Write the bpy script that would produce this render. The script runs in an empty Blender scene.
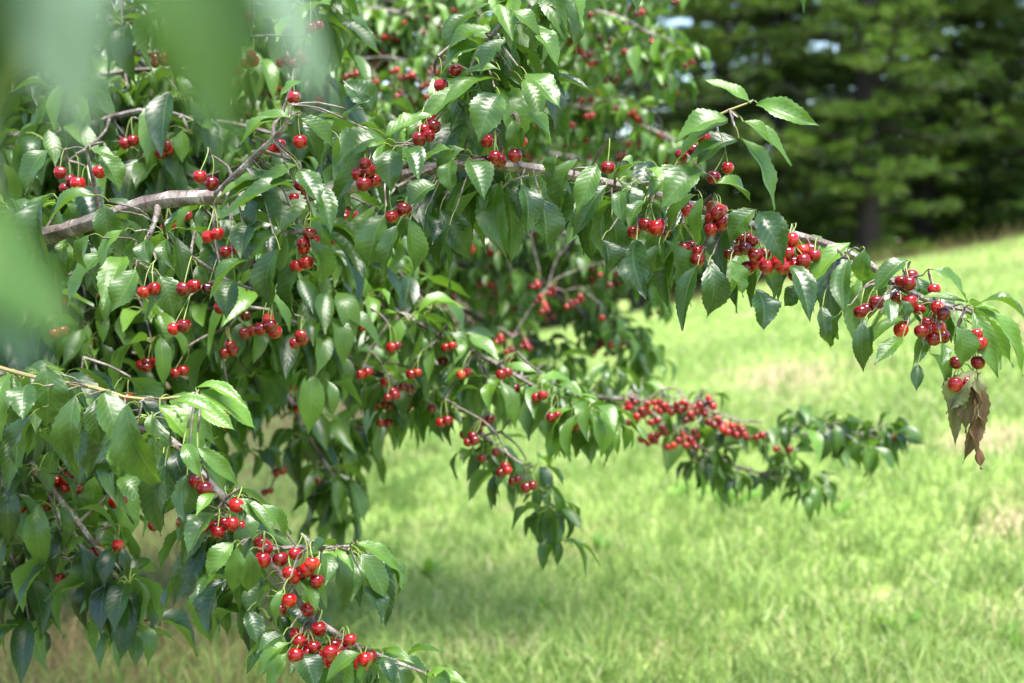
import bpy, math
import numpy as np
from mathutils import Vector

rng = np.random.default_rng(11)
R = math.radians
scene = bpy.context.scene

# ------------------------------------------------------------------ camera
CAM = np.array([0.0, 0.0, 1.5]); PITCH = R(3.7); F = 1024 * 50 / 36
cam_d = bpy.data.cameras.new('camera'); cam = bpy.data.objects.new('camera', cam_d)
scene.collection.objects.link(cam); scene.camera = cam
cam.location = CAM; cam.rotation_euler = (R(90) - PITCH, 0, 0)
cam_d.lens = 50; cam_d.sensor_width = 36; cam_d.clip_start = 0.05; cam_d.clip_end = 3000
cam_d.dof.use_dof = True; cam_d.dof.focus_distance = 2.22; cam_d.dof.aperture_fstop = 3.5
cam_d.dof.aperture_blades = 9

# ------------------------------------------------------------------ world, sun, exposure
SUN_EL, SUN_AZ = 68, 160          # azimuth clockwise from +Y (away from the camera)
w = bpy.data.worlds.new('World'); scene.world = w; w.use_nodes = True
nt = w.node_tree; bg = nt.nodes['Background']
sky = nt.nodes.new('ShaderNodeTexSky'); sky.sky_type = 'NISHITA'; sky.sun_disc = False
sky.sun_elevation = R(SUN_EL); sky.sun_rotation = R(SUN_AZ); sky.air_density = 1.0; sky.dust_density = 0.6; sky.ozone_density = 1.0
nt.links.new(sky.outputs[0], bg.inputs[0]); bg.inputs[1].default_value = 0.10
sun_d = bpy.data.lights.new('sun', 'SUN'); sun_d.energy = 3.2; sun_d.angle = R(32); sun_d.color = (1, .96, .88)
sun = bpy.data.objects.new('sun', sun_d); scene.collection.objects.link(sun)
_d = Vector((math.sin(R(SUN_AZ)) * math.cos(R(SUN_EL)), math.cos(R(SUN_AZ)) * math.cos(R(SUN_EL)), math.sin(R(SUN_EL))))
sun.rotation_euler = _d.to_track_quat('Z', 'Y').to_euler()
scene.view_settings.view_transform = 'Standard'; scene.view_settings.look = 'None'
scene.view_settings.exposure = 2.12; scene.view_settings.gamma = 1
scene.view_settings.use_curve_mapping = False
scene.render.engine = 'CYCLES'
scene.cycles.use_denoising = True
scene.cycles.max_bounces = 8; scene.cycles.transparent_max_bounces = 4

# ------------------------------------------------------------------ helpers
def at(px, py, Y):
    """the point at forward distance Y that is seen at pixel px,py"""
    u = (px - 512) / F; v = -(py - 341.5) / F
    d = np.array([u, math.cos(PITCH) + v * math.sin(PITCH), -math.sin(PITCH) + v * math.cos(PITCH)])
    return CAM + d * (Y / d[1])

def nrm(a):
    return a / np.maximum(np.linalg.norm(a, axis=-1, keepdims=True), 1e-9)

def tag(o, label=None, cat=None, group=None, kind=None):
    if label: o['label'] = label
    if cat: o['category'] = cat
    if group: o['group'] = group
    if kind: o['kind'] = kind
    return o

def empty(name, loc=(0, 0, 0)):
    o = bpy.data.objects.new(name, None); scene.collection.objects.link(o)
    o.location = loc; o.empty_display_size = .2
    return o

class Acc:
    """collects quads with uv, tone and material index; builds ONE mesh"""
    def __init__(s): s.v = []; s.q = []; s.uv = []; s.t = []; s.m = []; s.n = 0
    def add(s, v, q, uv, tone, mat=0):
        v = np.asarray(v, float).reshape(-1, 3); q = np.asarray(q).reshape(-1, 4)
        s.v.append(v); s.q.append(q + s.n); s.uv.append(np.asarray(uv, float).reshape(-1, 2))
        s.t.append(np.broadcast_to(np.asarray(tone, float).reshape(-1), (len(v),)).copy())
        s.m.append(np.full(len(q), mat)); s.n += len(v)
    def build(s, name, mats, parent=None, origin=(0, 0, 0), smooth=True):
        o = np.asarray(origin, float)
        v = np.concatenate(s.v) - o; q = np.concatenate(s.q); uv = np.concatenate(s.uv); t = np.concatenate(s.t); m = np.concatenate(s.m)
        me = bpy.data.meshes.new(name)
        me.vertices.add(len(v)); me.vertices.foreach_set('co', v.astype(np.float32).ravel())
        me.loops.add(len(q) * 4); me.loops.foreach_set('vertex_index', q.astype(np.int32).ravel())
        me.polygons.add(len(q)); me.polygons.foreach_set('loop_start', (np.arange(len(q)) * 4).astype(np.int32))
        me.polygons.foreach_set('material_index', m.astype(np.int32))
        me.polygons.foreach_set('use_smooth', np.full(len(q), smooth))
        ul = me.uv_layers.new(name='UVMap'); ul.data.foreach_set('uv', uv[q.ravel()].astype(np.float32).ravel())
        at_ = me.attributes.new('tone', 'FLOAT', 'POINT'); at_.data.foreach_set('value', t.astype(np.float32))
        me.update(calc_edges=True)
        for x in (mats if isinstance(mats, (list, tuple)) else [mats]): me.materials.append(x)
        ob = bpy.data.objects.new(name, me); scene.collection.objects.link(ob)
        if parent is not None:
            ob.parent = parent
            p = np.array(parent_world(parent)); ob.location = o - p
        else: ob.location = o
        return ob

def parent_world(p):
    l = np.zeros(3)
    while p is not None:
        l = l + np.array(p.location); p = p.parent
    return l

def tube(acc, pts, rad, sides=8, mat=0, tone=.5, knob=0.0):
    pts = np.asarray(pts, float); n = len(pts); rad = np.broadcast_to(np.asarray(rad, float), (n,))
    tan = nrm(np.gradient(pts, axis=0))
    up = np.array([0, 0, 1.0]) if abs(tan[0][2]) < .9 else np.array([1.0, 0, 0])
    a = nrm(np.cross(tan[0], up)); A = []
    for i in range(n):
        a = nrm(a - tan[i] * np.dot(a, tan[i])); A.append(a)
    A = np.array(A); B = np.cross(tan, A)
    th = np.linspace(0, 2 * np.pi, sides + 1)
    r = rad[:, None] * (1 + knob * rng.normal(size=(n, 1))) * (1 + knob * .5 * rng.normal(size=(n, sides)))
    r = np.concatenate([r, r[:, :1]], 1)
    v = pts[:, None] + r[..., None] * (np.cos(th)[None, :, None] * A[:, None] + np.sin(th)[None, :, None] * B[:, None])
    ln = np.concatenate([[0], np.cumsum(np.linalg.norm(np.diff(pts, axis=0), axis=1))])
    uv = np.stack(np.broadcast_arrays((th / (2 * np.pi))[None, :], ln[:, None]), -1)
    i, j = np.meshgrid(np.arange(n - 1), np.arange(sides), indexing='ij'); k = i * (sides + 1) + j
    acc.add(v, np.stack([k, k + 1, k + sides + 2, k + sides + 1], -1), uv, tone, mat)

def spline(pts, step=.03):
    """Catmull-Rom through rows (x,y,z,r...)"""
    P = np.asarray(pts, float)
    if len(P) == 2: P = np.array([P[0], (P[0] + P[1]) / 2, P[1]])
    E = np.concatenate([[2 * P[0] - P[1]], P, [2 * P[-1] - P[-2]]]); out = []
    for i in range(1, len(E) - 2):
        n = max(2, int(np.linalg.norm(E[i + 1][:3] - E[i][:3]) / step))
        t = np.linspace(0, 1, n, endpoint=False)[:, None]
        a, b, c, d = E[i - 1], E[i], E[i + 1], E[i + 2]
        out.append(.5 * ((2 * b) + (c - a) * t + (2 * a - 5 * b + 4 * c - d) * t**2 + (3 * b - a - 3 * c + d) * t**3))
    out.append(P[-1:]); return np.concatenate(out)

# ------------------------------------------------------------------ materials
def new_mat(name):
    m = bpy.data.materials.new(name); m.use_nodes = True
    n = m.node_tree.nodes; l = m.node_tree.links
    return m, n, l, n['Principled BSDF'], n['Material Output']

def node(n, kind, **kw):
    x = n.new(kind)
    for k, v in kw.items(): setattr(x, k, v)
    return x

def math_(n, l, op, a, b=None, c=None, clamp=False):
    x = node(n, 'ShaderNodeMath', operation=op, use_clamp=clamp)
    for i, s in enumerate((a, b, c)):
        if s is None: continue
        if isinstance(s, (int, float)): x.inputs[i].default_value = s
        else: l.new(s, x.inputs[i])
    return x.outputs[0]

def mixc(n, l, fac, a, b, mode='MIX'):
    x = node(n, 'ShaderNodeMix', data_type='RGBA', blend_type=mode)
    for s, i in ((fac, 0), (a, 6), (b, 7)):
        if isinstance(s, (int, float)): x.inputs[i].default_value = s
        elif isinstance(s, tuple): x.inputs[i].default_value = (*s, 1)
        else: l.new(s, x.inputs[i])
    return x.outputs[2]

def ramp(n, l, fac, stops):
    x = node(n, 'ShaderNodeValToRGB'); e = x.color_ramp.elements
    while len(e) < len(stops): e.new(.5)
    for k, (p, c) in enumerate(stops): e[k].position = p; e[k].color = (*c, 1)
    l.new(fac, x.inputs[0]); return x.outputs[0]

def leaf_mat(name, dark, light, under, trans, tw=.25, rough=.37, spec=.62):
    m, n, l, p, out = new_mat(name)
    uv = node(n, 'ShaderNodeTexCoord').outputs['UV']; sep = node(n, 'ShaderNodeSeparateXYZ'); l.new(uv, sep.inputs[0])
    tone = node(n, 'ShaderNodeAttribute', attribute_name='tone').outputs['Fac']
    u = math_(n, l, 'ABSOLUTE', math_(n, l, 'MULTIPLY_ADD', sep.outputs[0], 2.0, -1.0))
    v = sep.outputs[1]
    # side veins slant forward from the midrib
    ph = math_(n, l, 'MULTIPLY_ADD', v, 9.5, math_(n, l, 'MULTIPLY', u, -2.2))
    s = math_(n, l, 'ABSOLUTE', math_(n, l, 'SINE', math_(n, l, 'MULTIPLY', ph, math.pi)))
    vein = math_(n, l, 'SUBTRACT', 1.0, math_(n, l, 'MULTIPLY', s, 3.2), clamp=True)
    mid = math_(n, l, 'SUBTRACT', 1.0, math_(n, l, 'MULTIPLY', u, 14.0), clamp=True)
    vn = math_(n, l, 'MAXIMUM', math_(n, l, 'MULTIPLY', vein, .55), mid)
    tc = node(n, 'ShaderNodeNewGeometry')
    noi = node(n, 'ShaderNodeTexNoise'); noi.inputs['Scale'].default_value = 22; noi.inputs['Detail'].default_value = 3
    l.new(tc.outputs['Position'], noi.inputs['Vector'])
    tt = math_(n, l, 'ADD', tone, math_(n, l, 'MULTIPLY_ADD', noi.outputs[0], .5, -.25), clamp=True)
    col = mixc(n, l, tt, dark, light)
    sp = node(n, 'ShaderNodeTexNoise'); sp.inputs['Scale'].default_value = 260; sp.inputs['Detail'].default_value = 1
    l.new(tc.outputs['Position'], sp.inputs['Vector'])
    spot = math_(n, l, 'MULTIPLY', math_(n, l, 'GREATER_THAN', sp.outputs[0], .74), .7)
    col = mixc(n, l, spot, col, (.16, .10, .03))
    col = mixc(n, l, math_(n, l, 'MULTIPLY', vn, .22), col, (.20, .30, .08))
    col = mixc(n, l, math_(n, l, 'GREATER_THAN', tone, 1.2), col, (.42, .34, .05))
    col = mixc(n, l, tc.outputs['Backfacing'], col, mixc(n, l, math_(n, l, 'MULTIPLY', vn, .5), under, (.30, .36, .16)))
    l.new(col, p.inputs['Base Color']); p.inputs['Specular IOR Level'].default_value = spec
    rg = math_(n, l, 'MULTIPLY_ADD', tc.outputs['Backfacing'], .25, math_(n, l, 'MULTIPLY_ADD', noi.outputs[0], .24, rough - .12))
    l.new(rg, p.inputs['Roughness'])
    bmp = node(n, 'ShaderNodeBump'); bmp.inputs['Strength'].default_value = .3; bmp.inputs['Distance'].default_value = .0006
    h = math_(n, l, 'SUBTRACT', s, mid); h = math_(n, l, 'MULTIPLY_ADD', noi.outputs[0], 5.0, h)
    l.new(h, bmp.inputs['Height']); l.new(bmp.outputs[0], p.inputs['Normal'])
    tr = node(n, 'ShaderNodeBsdfTranslucent')
    l.new(mixc(n, l, math_(n, l, 'MULTIPLY', vn, .3), mixc(n, l, tt, tuple(x * .75 for x in trans), trans), (.5, .55, .2)), tr.inputs[0])
    mx = node(n, 'ShaderNodeMixShader'); mx.inputs[0].default_value = tw
    l.new(p.outputs[0], mx.inputs[1]); l.new(tr.outputs[0], mx.inputs[2]); l.new(mx.outputs[0], out.inputs[0])
    return m

M_leaf = leaf_mat('cherry leaf', (.0028, .020, .006), (.105, .215, .022), (.085, .16, .05), (.16, .34, .012))
M_pale = leaf_mat('leaf with painted sky sheen', (.09, .155, .10), (.13, .20, .14), (.13, .20, .14), (.12, .22, .06), tw=.15)  # sky sheen on the close blurred leaves, put into the base colour
M_dead = leaf_mat('withered leaf', (.12, .055, .03), (.22, .24, .12), (.20, .14, .08), (.22, .12, .04), tw=.15, rough=.7, spec=.2)

def simple(name, c0, c1, scale=20, rough=.6, bump=0, det=3, tw=0, trans=None, spec=.4, use_tone=True):
    m, n, l, p, out = new_mat(name)
    g = node(n, 'ShaderNodeNewGeometry'); t = node(n, 'ShaderNodeTexNoise'); t.inputs['Scale'].default_value = scale; t.inputs['Detail'].default_value = det
    l.new(g.outputs['Position'], t.inputs['Vector'])
    if use_tone:
        tone = node(n, 'ShaderNodeAttribute', attribute_name='tone').outputs['Fac']
        f = math_(n, l, 'ADD', tone, math_(n, l, 'MULTIPLY_ADD', t.outputs[0], .6, -.3), clamp=True)
    else: f = t.outputs[0]
    l.new(mixc(n, l, f, c0, c1), p.inputs['Base Color']); p.inputs['Roughness'].default_value = rough; p.inputs['Specular IOR Level'].default_value = spec
    if bump:
        b = node(n, 'ShaderNodeBump'); b.inputs['Strength'].default_value = .8; b.inputs['Distance'].default_value = bump
        l.new(t.outputs[0], b.inputs['Height']); l.new(b.outputs[0], p.inputs['Normal'])
    if tw:
        tr = node(n, 'ShaderNodeBsdfTranslucent'); tr.inputs[0].default_value = (*trans, 1)
        mx = node(n, 'ShaderNodeMixShader'); mx.inputs[0].default_value = tw
        l.new(p.outputs[0], mx.inputs[1]); l.new(tr.outputs[0], mx.inputs[2]); l.new(mx.outputs[0], out.inputs[0])
    return m

M_stalk = simple('green stalk', (.16, .09, .03), (.22, .32, .08), 60, .5, tw=.15, trans=(.3, .4, .1))
M_shoot = simple('young shoot bark', (.20, .11, .05), (.30, .30, .10), 60, .5)
M_pinebark = simple('pine bark', (.010, .008, .007), (.028, .021, .017), 8, .9, .02)
M_needle = simple('pine needles', (.006, .022, .005), (.125, .20, .022), 1.0, .55, tw=.3, trans=(.12, .24, .015))

def bark_mat():
    m, n, l, p, out = new_mat('cherry bark')
    uv = node(n, 'ShaderNodeTexCoord').outputs['UV']
    mp = node(n, 'ShaderNodeMapping'); mp.inputs['Scale'].default_value = (2.2, 60, 1); l.new(uv, mp.inputs[0])
    a = node(n, 'ShaderNodeTexNoise'); a.inputs['Scale'].default_value = 3; a.inputs['Detail'].default_value = 4; l.new(mp.outputs[0], a.inputs[0])
    g = node(n, 'ShaderNodeNewGeometry'); b = node(n, 'ShaderNodeTexNoise'); b.inputs['Scale'].default_value = 34; b.inputs['Detail'].default_value = 5; l.new(g.outputs['Position'], b.inputs[0])
    c = ramp(n, l, b.outputs[0], [(.32, (.05, .035, .03)), (.48, (.13, .10, .09)), (.66, (.30, .27, .25))])
    c = mixc(n, l, math_(n, l, 'MULTIPLY', math_(n, l, 'GREATER_THAN', a.outputs[0], .57), .8), c, (.085, .045, .03))
    l.new(c, p.inputs['Base Color']); p.inputs['Roughness'].default_value = .6
    bm = node(n, 'ShaderNodeBump'); bm.inputs['Strength'].default_value = .8; bm.inputs['Distance'].default_value = .003
    l.new(math_(n, l, 'ADD', a.outputs[0], b.outputs[0]), bm.inputs['Height']); l.new(bm.outputs[0], p.inputs['Normal'])
    return m
M_bark = bark_mat()

def cherry_mat():
    m, n, l, p, out = new_mat('cherry skin')
    tone = node(n, 'ShaderNodeAttribute', attribute_name='tone').outputs['Fac']
    g = node(n, 'ShaderNodeNewGeometry'); b = node(n, 'ShaderNodeTexNoise'); b.inputs['Scale'].default_value = 55; l.new(g.outputs['Position'], b.inputs[0])
    f = math_(n, l, 'ADD', tone, math_(n, l, 'MULTIPLY_ADD', b.outputs[0], .5, -.25), clamp=True)
    c = ramp(n, l, f, [(0, (.030, .0005, .002)), (.45, (.17, .0015, .004)), (.8, (.36, .006, .006)), (1, (.50, .07, .02))])
    l.new(c, p.inputs['Base Color']); p.inputs['Roughness'].default_value = .16; p.inputs['Specular IOR Level'].default_value = .5
    p.inputs['Subsurface Weight'].default_value = .15; p.inputs['Subsurface Radius'].default_value = (.006, .001, .001); p.inputs['Subsurface Scale'].default_value = 1
    p.inputs['Coat Weight'].default_value = .25; p.inputs['Coat Roughness'].default_value = .08
    return m
M_cherry = cherry_mat()

# ------------------------------------------------------------------ terrain
def sstep(x, a, b):
    t = np.clip((x - a) / (b - a), 0, 1); return t * t * (3 - 2 * t)

def tz(x, y):
    x = np.asarray(x, float); y = np.asarray(y, float)
    xs = 30 * np.tanh(x / 30)
    z = .205 * xs * (.35 + .65 * sstep(y, 2, 14)) - .006 * np.clip(y, 0, 26)
    z = z + .05 * np.sin(x * .9 + y * .35) * np.sin(y * .5 + 1.3) * sstep(y, 3, 8)
    z = z - .075 * np.clip(y - 27, 0, 60) - .9 * sstep(y, 26, 40)
    return z

def ground_mat(name, straw=False):
    m, n, l, p, out = new_mat(name)
    g = node(n, 'ShaderNodeNewGeometry').outputs['Position']
    a = node(n, 'ShaderNodeTexNoise'); a.inputs['Scale'].default_value = 1.1; a.inputs['Detail'].default_value = 5; a.inputs['Roughness'].default_value = .6; l.new(g, a.inputs[0])
    b = node(n, 'ShaderNodeTexNoise'); b.inputs['Scale'].default_value = 28; b.inputs['Detail'].default_value = 5; l.new(g, b.inputs[0])
    green = ramp(n, l, b.outputs[0], [(.3, (.13, .21, .045)), (.55, (.25, .36, .085)), (.75, (.36, .44, .15))])
    soil = ramp(n, l, b.outputs[0], [(.3, (.13, .09, .05)), (.6, (.36, .30, .17))])
    sep = node(n, 'ShaderNodeSeparateXYZ'); l.new(g, sep.inputs[0])
    # bare, dry earth under the crown, its shade painted into the soil (left), worn patches up the slope (right)
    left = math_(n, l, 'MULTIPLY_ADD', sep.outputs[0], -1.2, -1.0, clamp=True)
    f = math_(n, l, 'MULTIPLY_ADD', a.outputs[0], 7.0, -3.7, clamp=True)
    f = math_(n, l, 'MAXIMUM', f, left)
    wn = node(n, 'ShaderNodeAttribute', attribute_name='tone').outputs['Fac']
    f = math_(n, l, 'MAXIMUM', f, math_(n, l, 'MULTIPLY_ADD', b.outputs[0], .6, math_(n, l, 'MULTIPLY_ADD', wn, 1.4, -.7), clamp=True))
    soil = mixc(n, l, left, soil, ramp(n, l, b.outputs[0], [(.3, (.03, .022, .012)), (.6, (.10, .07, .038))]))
    l.new(mixc(n, l, f, green, soil), p.inputs['Base Color']); p.inputs['Roughness'].default_value = .95; p.inputs['Specular IOR Level'].default_value = .1
    bm = node(n, 'ShaderNodeBump'); bm.inputs['Strength'].default_value = 1; bm.inputs['Distance'].default_value = .03
    l.new(b.outputs[0], bm.inputs['Height']); l.new(bm.outputs[0], p.inputs['Normal'])
    return m

def ground_hit(px, py):
    Y = 3.0
    while Y < 27 and at(px, py, Y)[2] > tz(at(px, py, Y)[0], Y): Y += .03
    return at(px, py, Y)
WORN = [(ground_hit(a, b), rx, ry) for a, b, rx, ry in ((1010, 525, .28, .4), (1020, 612, .2, .2), (785, 378, .5, 1.5), (985, 440, .5, .6), (1010, 330, .6, 1.0), (500, 650, .2, .2), (880, 600, .16, .2))]
def worn_at(x, y):
    m = np.zeros(np.shape(x))
    for c, rx, ry in WORN:
        d = np.sqrt(((x - c[0]) / rx) ** 2 + ((y - c[1]) / ry) ** 2) + .25 * np.sin(x * 9 + c[0]) * np.sin(y * 6)
        m = np.maximum(m, np.clip(1.35 - d, 0, 1))
    return m
def grid_sheet(name, xs, ys, mat, tonef):
    X, Y = np.meshgrid(xs, ys); Z = tz(X, Y); ny, nx = X.shape
    i, j = np.meshgrid(np.arange(ny - 1), np.arange(nx - 1), indexing='ij'); k = i * nx + j
    a = Acc(); a.add(np.stack([X, Y, Z], -1), np.stack([k, k + 1, k + nx + 1, k + nx], -1), np.stack([X, Y], -1), tonef(X, Y).ravel())
    return a.build(name, mat)
xs = np.concatenate([-np.geomspace(900, 16, 20), np.arange(-15, 22, .2), np.geomspace(23, 900, 20)])
ys = np.concatenate([-np.geomspace(300, 6, 12), np.arange(-5, 45, .2), np.geomspace(46, 1500, 26)])
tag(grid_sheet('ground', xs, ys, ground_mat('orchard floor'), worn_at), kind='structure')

def blades(acc, x, y, h, wd, lean, tone, rows=4, curl=1.0):
    n = len(x); P = np.stack([x, y, tz(x, y) - .005], -1)
    th = rng.uniform(0, 2 * np.pi, n); L = np.stack([np.cos(th), np.sin(th), np.zeros(n)], -1)
    ph = rng.uniform(0, np.pi, n); S = np.stack([np.cos(ph), np.sin(ph), np.zeros(n)], -1)
    t = np.linspace(0, 1, rows)
    mid = P[:, None] + h[:, None, None] * (t[None, :, None] * np.array([0, 0, 1.0]) * (1 - .35 * lean[:, None, None] * t[None, :, None] ** 1.5)
          + L[:, None] * (lean[:, None, None] * (t ** (1 + curl))[None, :, None]))
    ww = wd[:, None] * (1 - t[None, :] ** 1.6 * .92) * .5
    v = np.stack([mid - S[:, None] * ww[..., None], mid + S[:, None] * ww[..., None]], 2)
    base = (np.arange(n) * rows * 2)[:, None]; k = base + np.arange(rows - 1)[None] * 2
    q = np.stack([k, k + 1, k + 3, k + 2], -1)
    uv = np.broadcast_to(np.stack(np.meshgrid(np.array([0, 1.0]), t), -1)[None], (n, rows, 2, 2))
    acc.add(v, q, uv, np.repeat(tone, rows * 2))

def grass_mat():
    m, n, l, p, out = new_mat('grass blades')
    tone = node(n, 'ShaderNodeAttribute', attribute_name='tone').outputs['Fac']
    c = ramp(n, l, tone, [(0, (.085, .16, .03)), (.35, (.17, .29, .06)), (.7, (.29, .41, .115)), (.9, (.42, .48, .19)), (1, (.55, .48, .30))])
    l.new(c, p.inputs['Base Color']); p.inputs['Roughness'].default_value = .5; p.inputs['Specular IOR Level'].default_value = .35
    tr = node(n, 'ShaderNodeBsdfTranslucent'); l.new(mixc(n, l, .5, c, (.48, .56, .18)), tr.inputs[0])
    mx = node(n, 'ShaderNodeMixShader'); mx.inputs[0].default_value = .42
    l.new(p.outputs[0], mx.inputs[1]); l.new(tr.outputs[0], mx.inputs[2]); l.new(mx.outputs[0], out.inputs[0])
    return m
M_grass = grass_mat()
M_straw = simple('dry grass stalks', (.075, .05, .025), (.23, .17, .075), 6, .8, tw=.2, trans=(.4, .3, .12))

def lowf(x, y, s=1.0, k=0):
    return (np.sin(x * 1.7 * s + 1.3 + k) * np.sin(y * 1.1 * s + .4 + k) + .6 * np.sin(x * 3.9 * s - y * 2.3 * s + k) + .4 * np.sin(x * 7.1 * s + y * 5.3 * s + k)) / 2
def scatter(n, y0, y1, pw=1.0, margin=1.0, x0=None):
    u = rng.uniform(0, 1, n)
    y = y0 * (y1 / y0) ** u if pw == 1 else (y0 ** (1 - pw) + u * (y1 ** (1 - pw) - y0 ** (1 - pw))) ** (1 / (1 - pw))
    x = rng.uniform(-1, 1, n) * (.38 * y + margin)
    return x, y
ga = Acc()
for n_, y0, y1, hs, ws in ((85000, 3.6, 9, .085, .0075), (90000, 9, 28.5, .10, .013)):
    x, y = scatter(n_, y0, y1, 1.5)
    den = lowf(x, y, 1.0); dry = (x < -.75 - .5 * np.sin(y * 2.1) * .5) & (rng.uniform(0, 1, n_) < .55)
    worn = rng.uniform(0, 1, n_) < .75 * worn_at(x, y)
    keep = ~dry & ~worn; x, y, den = x[keep], y[keep], den[keep]; n2 = len(x)
    h = hs * rng.uniform(.45, 1.5, n2) * (1 + .35 * den); lean = rng.uniform(.1, 1.1, n2)
    tone = np.clip(.56 + .18 * lowf(x, y, .8, 1) + rng.normal(0, .26, n2), 0, .92); tone[rng.uniform(0, 1, n2) < .05] = 1
    tone = np.where(rng.uniform(0, 1, n2) < .5 * worn_at(x, y), 1, tone)
    tone = np.where(x < -.6, np.clip(tone - .58, 0, 1), tone)  # crown's shade on the left grass, darkened into the blade tone
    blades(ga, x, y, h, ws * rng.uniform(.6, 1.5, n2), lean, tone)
# longer tufts
nc = 420; cx, cy = scatter(nc, 4, 24, 1.6); k = 26
x = np.repeat(cx, k) + rng.normal(0, .035, nc * k); y = np.repeat(cy, k) + rng.normal(0, .035, nc * k)
blades(ga, x, y, rng.uniform(.09, .2, nc * k), rng.uniform(.004, .009, nc * k), rng.uniform(.1, .8, nc * k), np.clip(np.repeat(rng.uniform(.1, .7, nc), k) + rng.normal(0, .1, nc * k), 0, 1), 5)
n_ = 9000; x, y = scatter(n_, 3.8, 12, 1.4)
blades(ga, x, y, rng.uniform(.09, .19, n_), rng.uniform(.008, .015, n_), rng.uniform(.2, 1.1, n_), np.clip(rng.choice([.05, .75], n_, p=[.6, .4]) + rng.normal(0, .12, n_) - .4 * (x < -.6), 0, .9), 5)  # wide blades on the left also toned darker for the crown's shade
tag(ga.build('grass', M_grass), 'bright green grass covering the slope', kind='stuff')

sa = Acc(); n_ = 5200; y = rng.uniform(4.2, 10, n_); x = -.35 * y + rng.uniform(-.75, .95, n_) * (1 + .12 * (y - 4))
h = rng.uniform(.10, .42, n_) * (1 + .5 * (rng.uniform(0, 1, n_) < .1)); blades(sa, x, y, h, rng.uniform(.002, .006, n_), rng.uniform(.1, 1.3, n_), np.clip(rng.normal(.45, .28, n_), 0, 1), 5, .6)
# seed stalks on the crest of the slope
n_ = 700; y = rng.uniform(23, 28.5, n_); x = rng.uniform(3, 11, n_)
blades(sa, x, y, rng.uniform(.2, .5, n_), rng.uniform(.006, .014, n_), rng.uniform(.05, .4, n_), rng.uniform(.3, 1, n_), 5, .6)
tag(sa.build('dry_grass', M_straw), 'tall straw coloured dry grass under the cherry branches', kind='stuff')

# ------------------------------------------------------------------ leaves
PT = np.array([0, .06, .14, .24, .35, .46, .57, .68, .78, .87, .94, 1.0])
PW = np.array([.05, .32, .62, .86, .98, 1.0, .93, .78, .54, .26, .10, .01])
def leaves(acc, P, T, W, Nn, bend, fold=.25, rows=8, cols=2, tone=.4, wavy=.05, mat=0, teeth=0.0):
    """N leaves at once. P base, T tip, W full width, Nn rough facing, bend (fraction of length the midrib bows along the facing)"""
    N = len(P); P = np.asarray(P, float); T = np.asarray(T, float)
    ax = T - P; L = np.linalg.norm(ax, axis=1, keepdims=True); a = ax / L
    nn = nrm(Nn - a * np.sum(Nn * a, 1, keepdims=True)); S = np.cross(a, nn)
    t = np.linspace(0, 1, rows + 1)
    bend = np.broadcast_to(np.asarray(bend, float).reshape(-1, 1), (N, 1))
    side = rng.normal(0, .035, (N, 1)); skew = rng.uniform(-.25, .25, (N, 1))
    bow = 4 * t * (1 - t) * (1 - .45 * (2 * t - 1))
    tw = rng.normal(0, .35, (N, 1)) * (t[None] - .2)
    mid = P[:, None] + ax[:, None] * t[None, :, None] + (nn * L * bend)[:, None] * bow[None, :, None] + (S * L * side)[:, None] * np.sin(t * np.pi * 1.0 + .4)[None, :, None]
    c, s = np.cos(tw)[..., None], np.sin(tw)[..., None]
    Sd = S[:, None] * c + nn[:, None] * s; Nd = nn[:, None] * c - S[:, None] * s
    wid = np.interp(t, PT, PW) * .5
    if teeth: wid = wid * (1 + teeth * (np.arange(rows + 1) % 2 * 2 - 1))
    u = np.linspace(-1, 1, cols + 1)
    ff = np.broadcast_to(np.asarray(fold, float).reshape(-1, 1), (N, 1))
    ww = W[:, None] * wid[None]
    ph = rng.uniform(0, 6.28, (N, 1)); fr = rng.uniform(9, 17, (N, 1))
    wav = wavy * W[:, None] * np.sin(t[None] * fr + ph)
    wav2 = wavy * W[:, None] * np.sin(t[None] * fr * 1.1 + ph + 2.0)
    V = np.empty((N, rows + 1, cols + 1, 3))
    for k_, uu in enumerate(u):
        lift = ww * ff * (abs(uu) - .55 * uu * uu) * 1.7 + (wav if uu > 0 else wav2) * uu * uu
        V[:, :, k_] = mid + Sd * (ww * uu)[..., None] + Nd * lift[..., None]
    i, j = np.meshgrid(np.arange(rows), np.arange(cols), indexing='ij'); k = (i * (cols + 1) + j).ravel()
    q = np.stack([k, k + 1, k + cols + 2, k + cols + 1], -1)[None] + (np.arange(N) * (rows + 1) * (cols + 1))[:, None, None]
    uv = np.broadcast_to(np.stack(np.meshgrid(u * .5 + .5, t), -1)[None], (N, rows + 1, cols + 1, 2))
    acc.add(V, q, uv, np.repeat(np.broadcast_to(tone, (N,)), (rows + 1) * (cols + 1)), mat)

def stalks(acc, A, B, r0, r1, sag, mat=1, tone=.6, seg=3):
    """thin three-sided stems from A to B, bowing along sag (N x 3)"""
    N = len(A); t = np.linspace(0, 1, seg + 1)
    mid = A[:, None] * (1 - t)[None, :, None] + B[:, None] * t[None, :, None] + sag[:, None] * (4 * t * (1 - t))[None, :, None]
    a = nrm(B - A); s = nrm(np.cross(a, np.array([.31, .2, .93]))); b = np.cross(a, s)
    th = np.array([0, 2.094, 4.188, 6.2832])
    r = (r0 * (1 - t) + r1 * t)[None, :, None, None]
    V = mid[:, :, None] + r * (s[:, None, None] * np.cos(th)[None, None, :, None] + b[:, None, None] * np.sin(th)[None, None, :, None])
    i, j = np.meshgrid(np.arange(seg), np.arange(3), indexing='ij'); k = (i * 4 + j).ravel()
    q = np.stack([k, k + 1, k + 5, k + 4], -1)[None] + (np.arange(N) * (seg + 1) * 4)[:, None, None]
    acc.add(V, q, np.zeros((N * (seg + 1) * 4, 2)), tone, mat)

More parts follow.
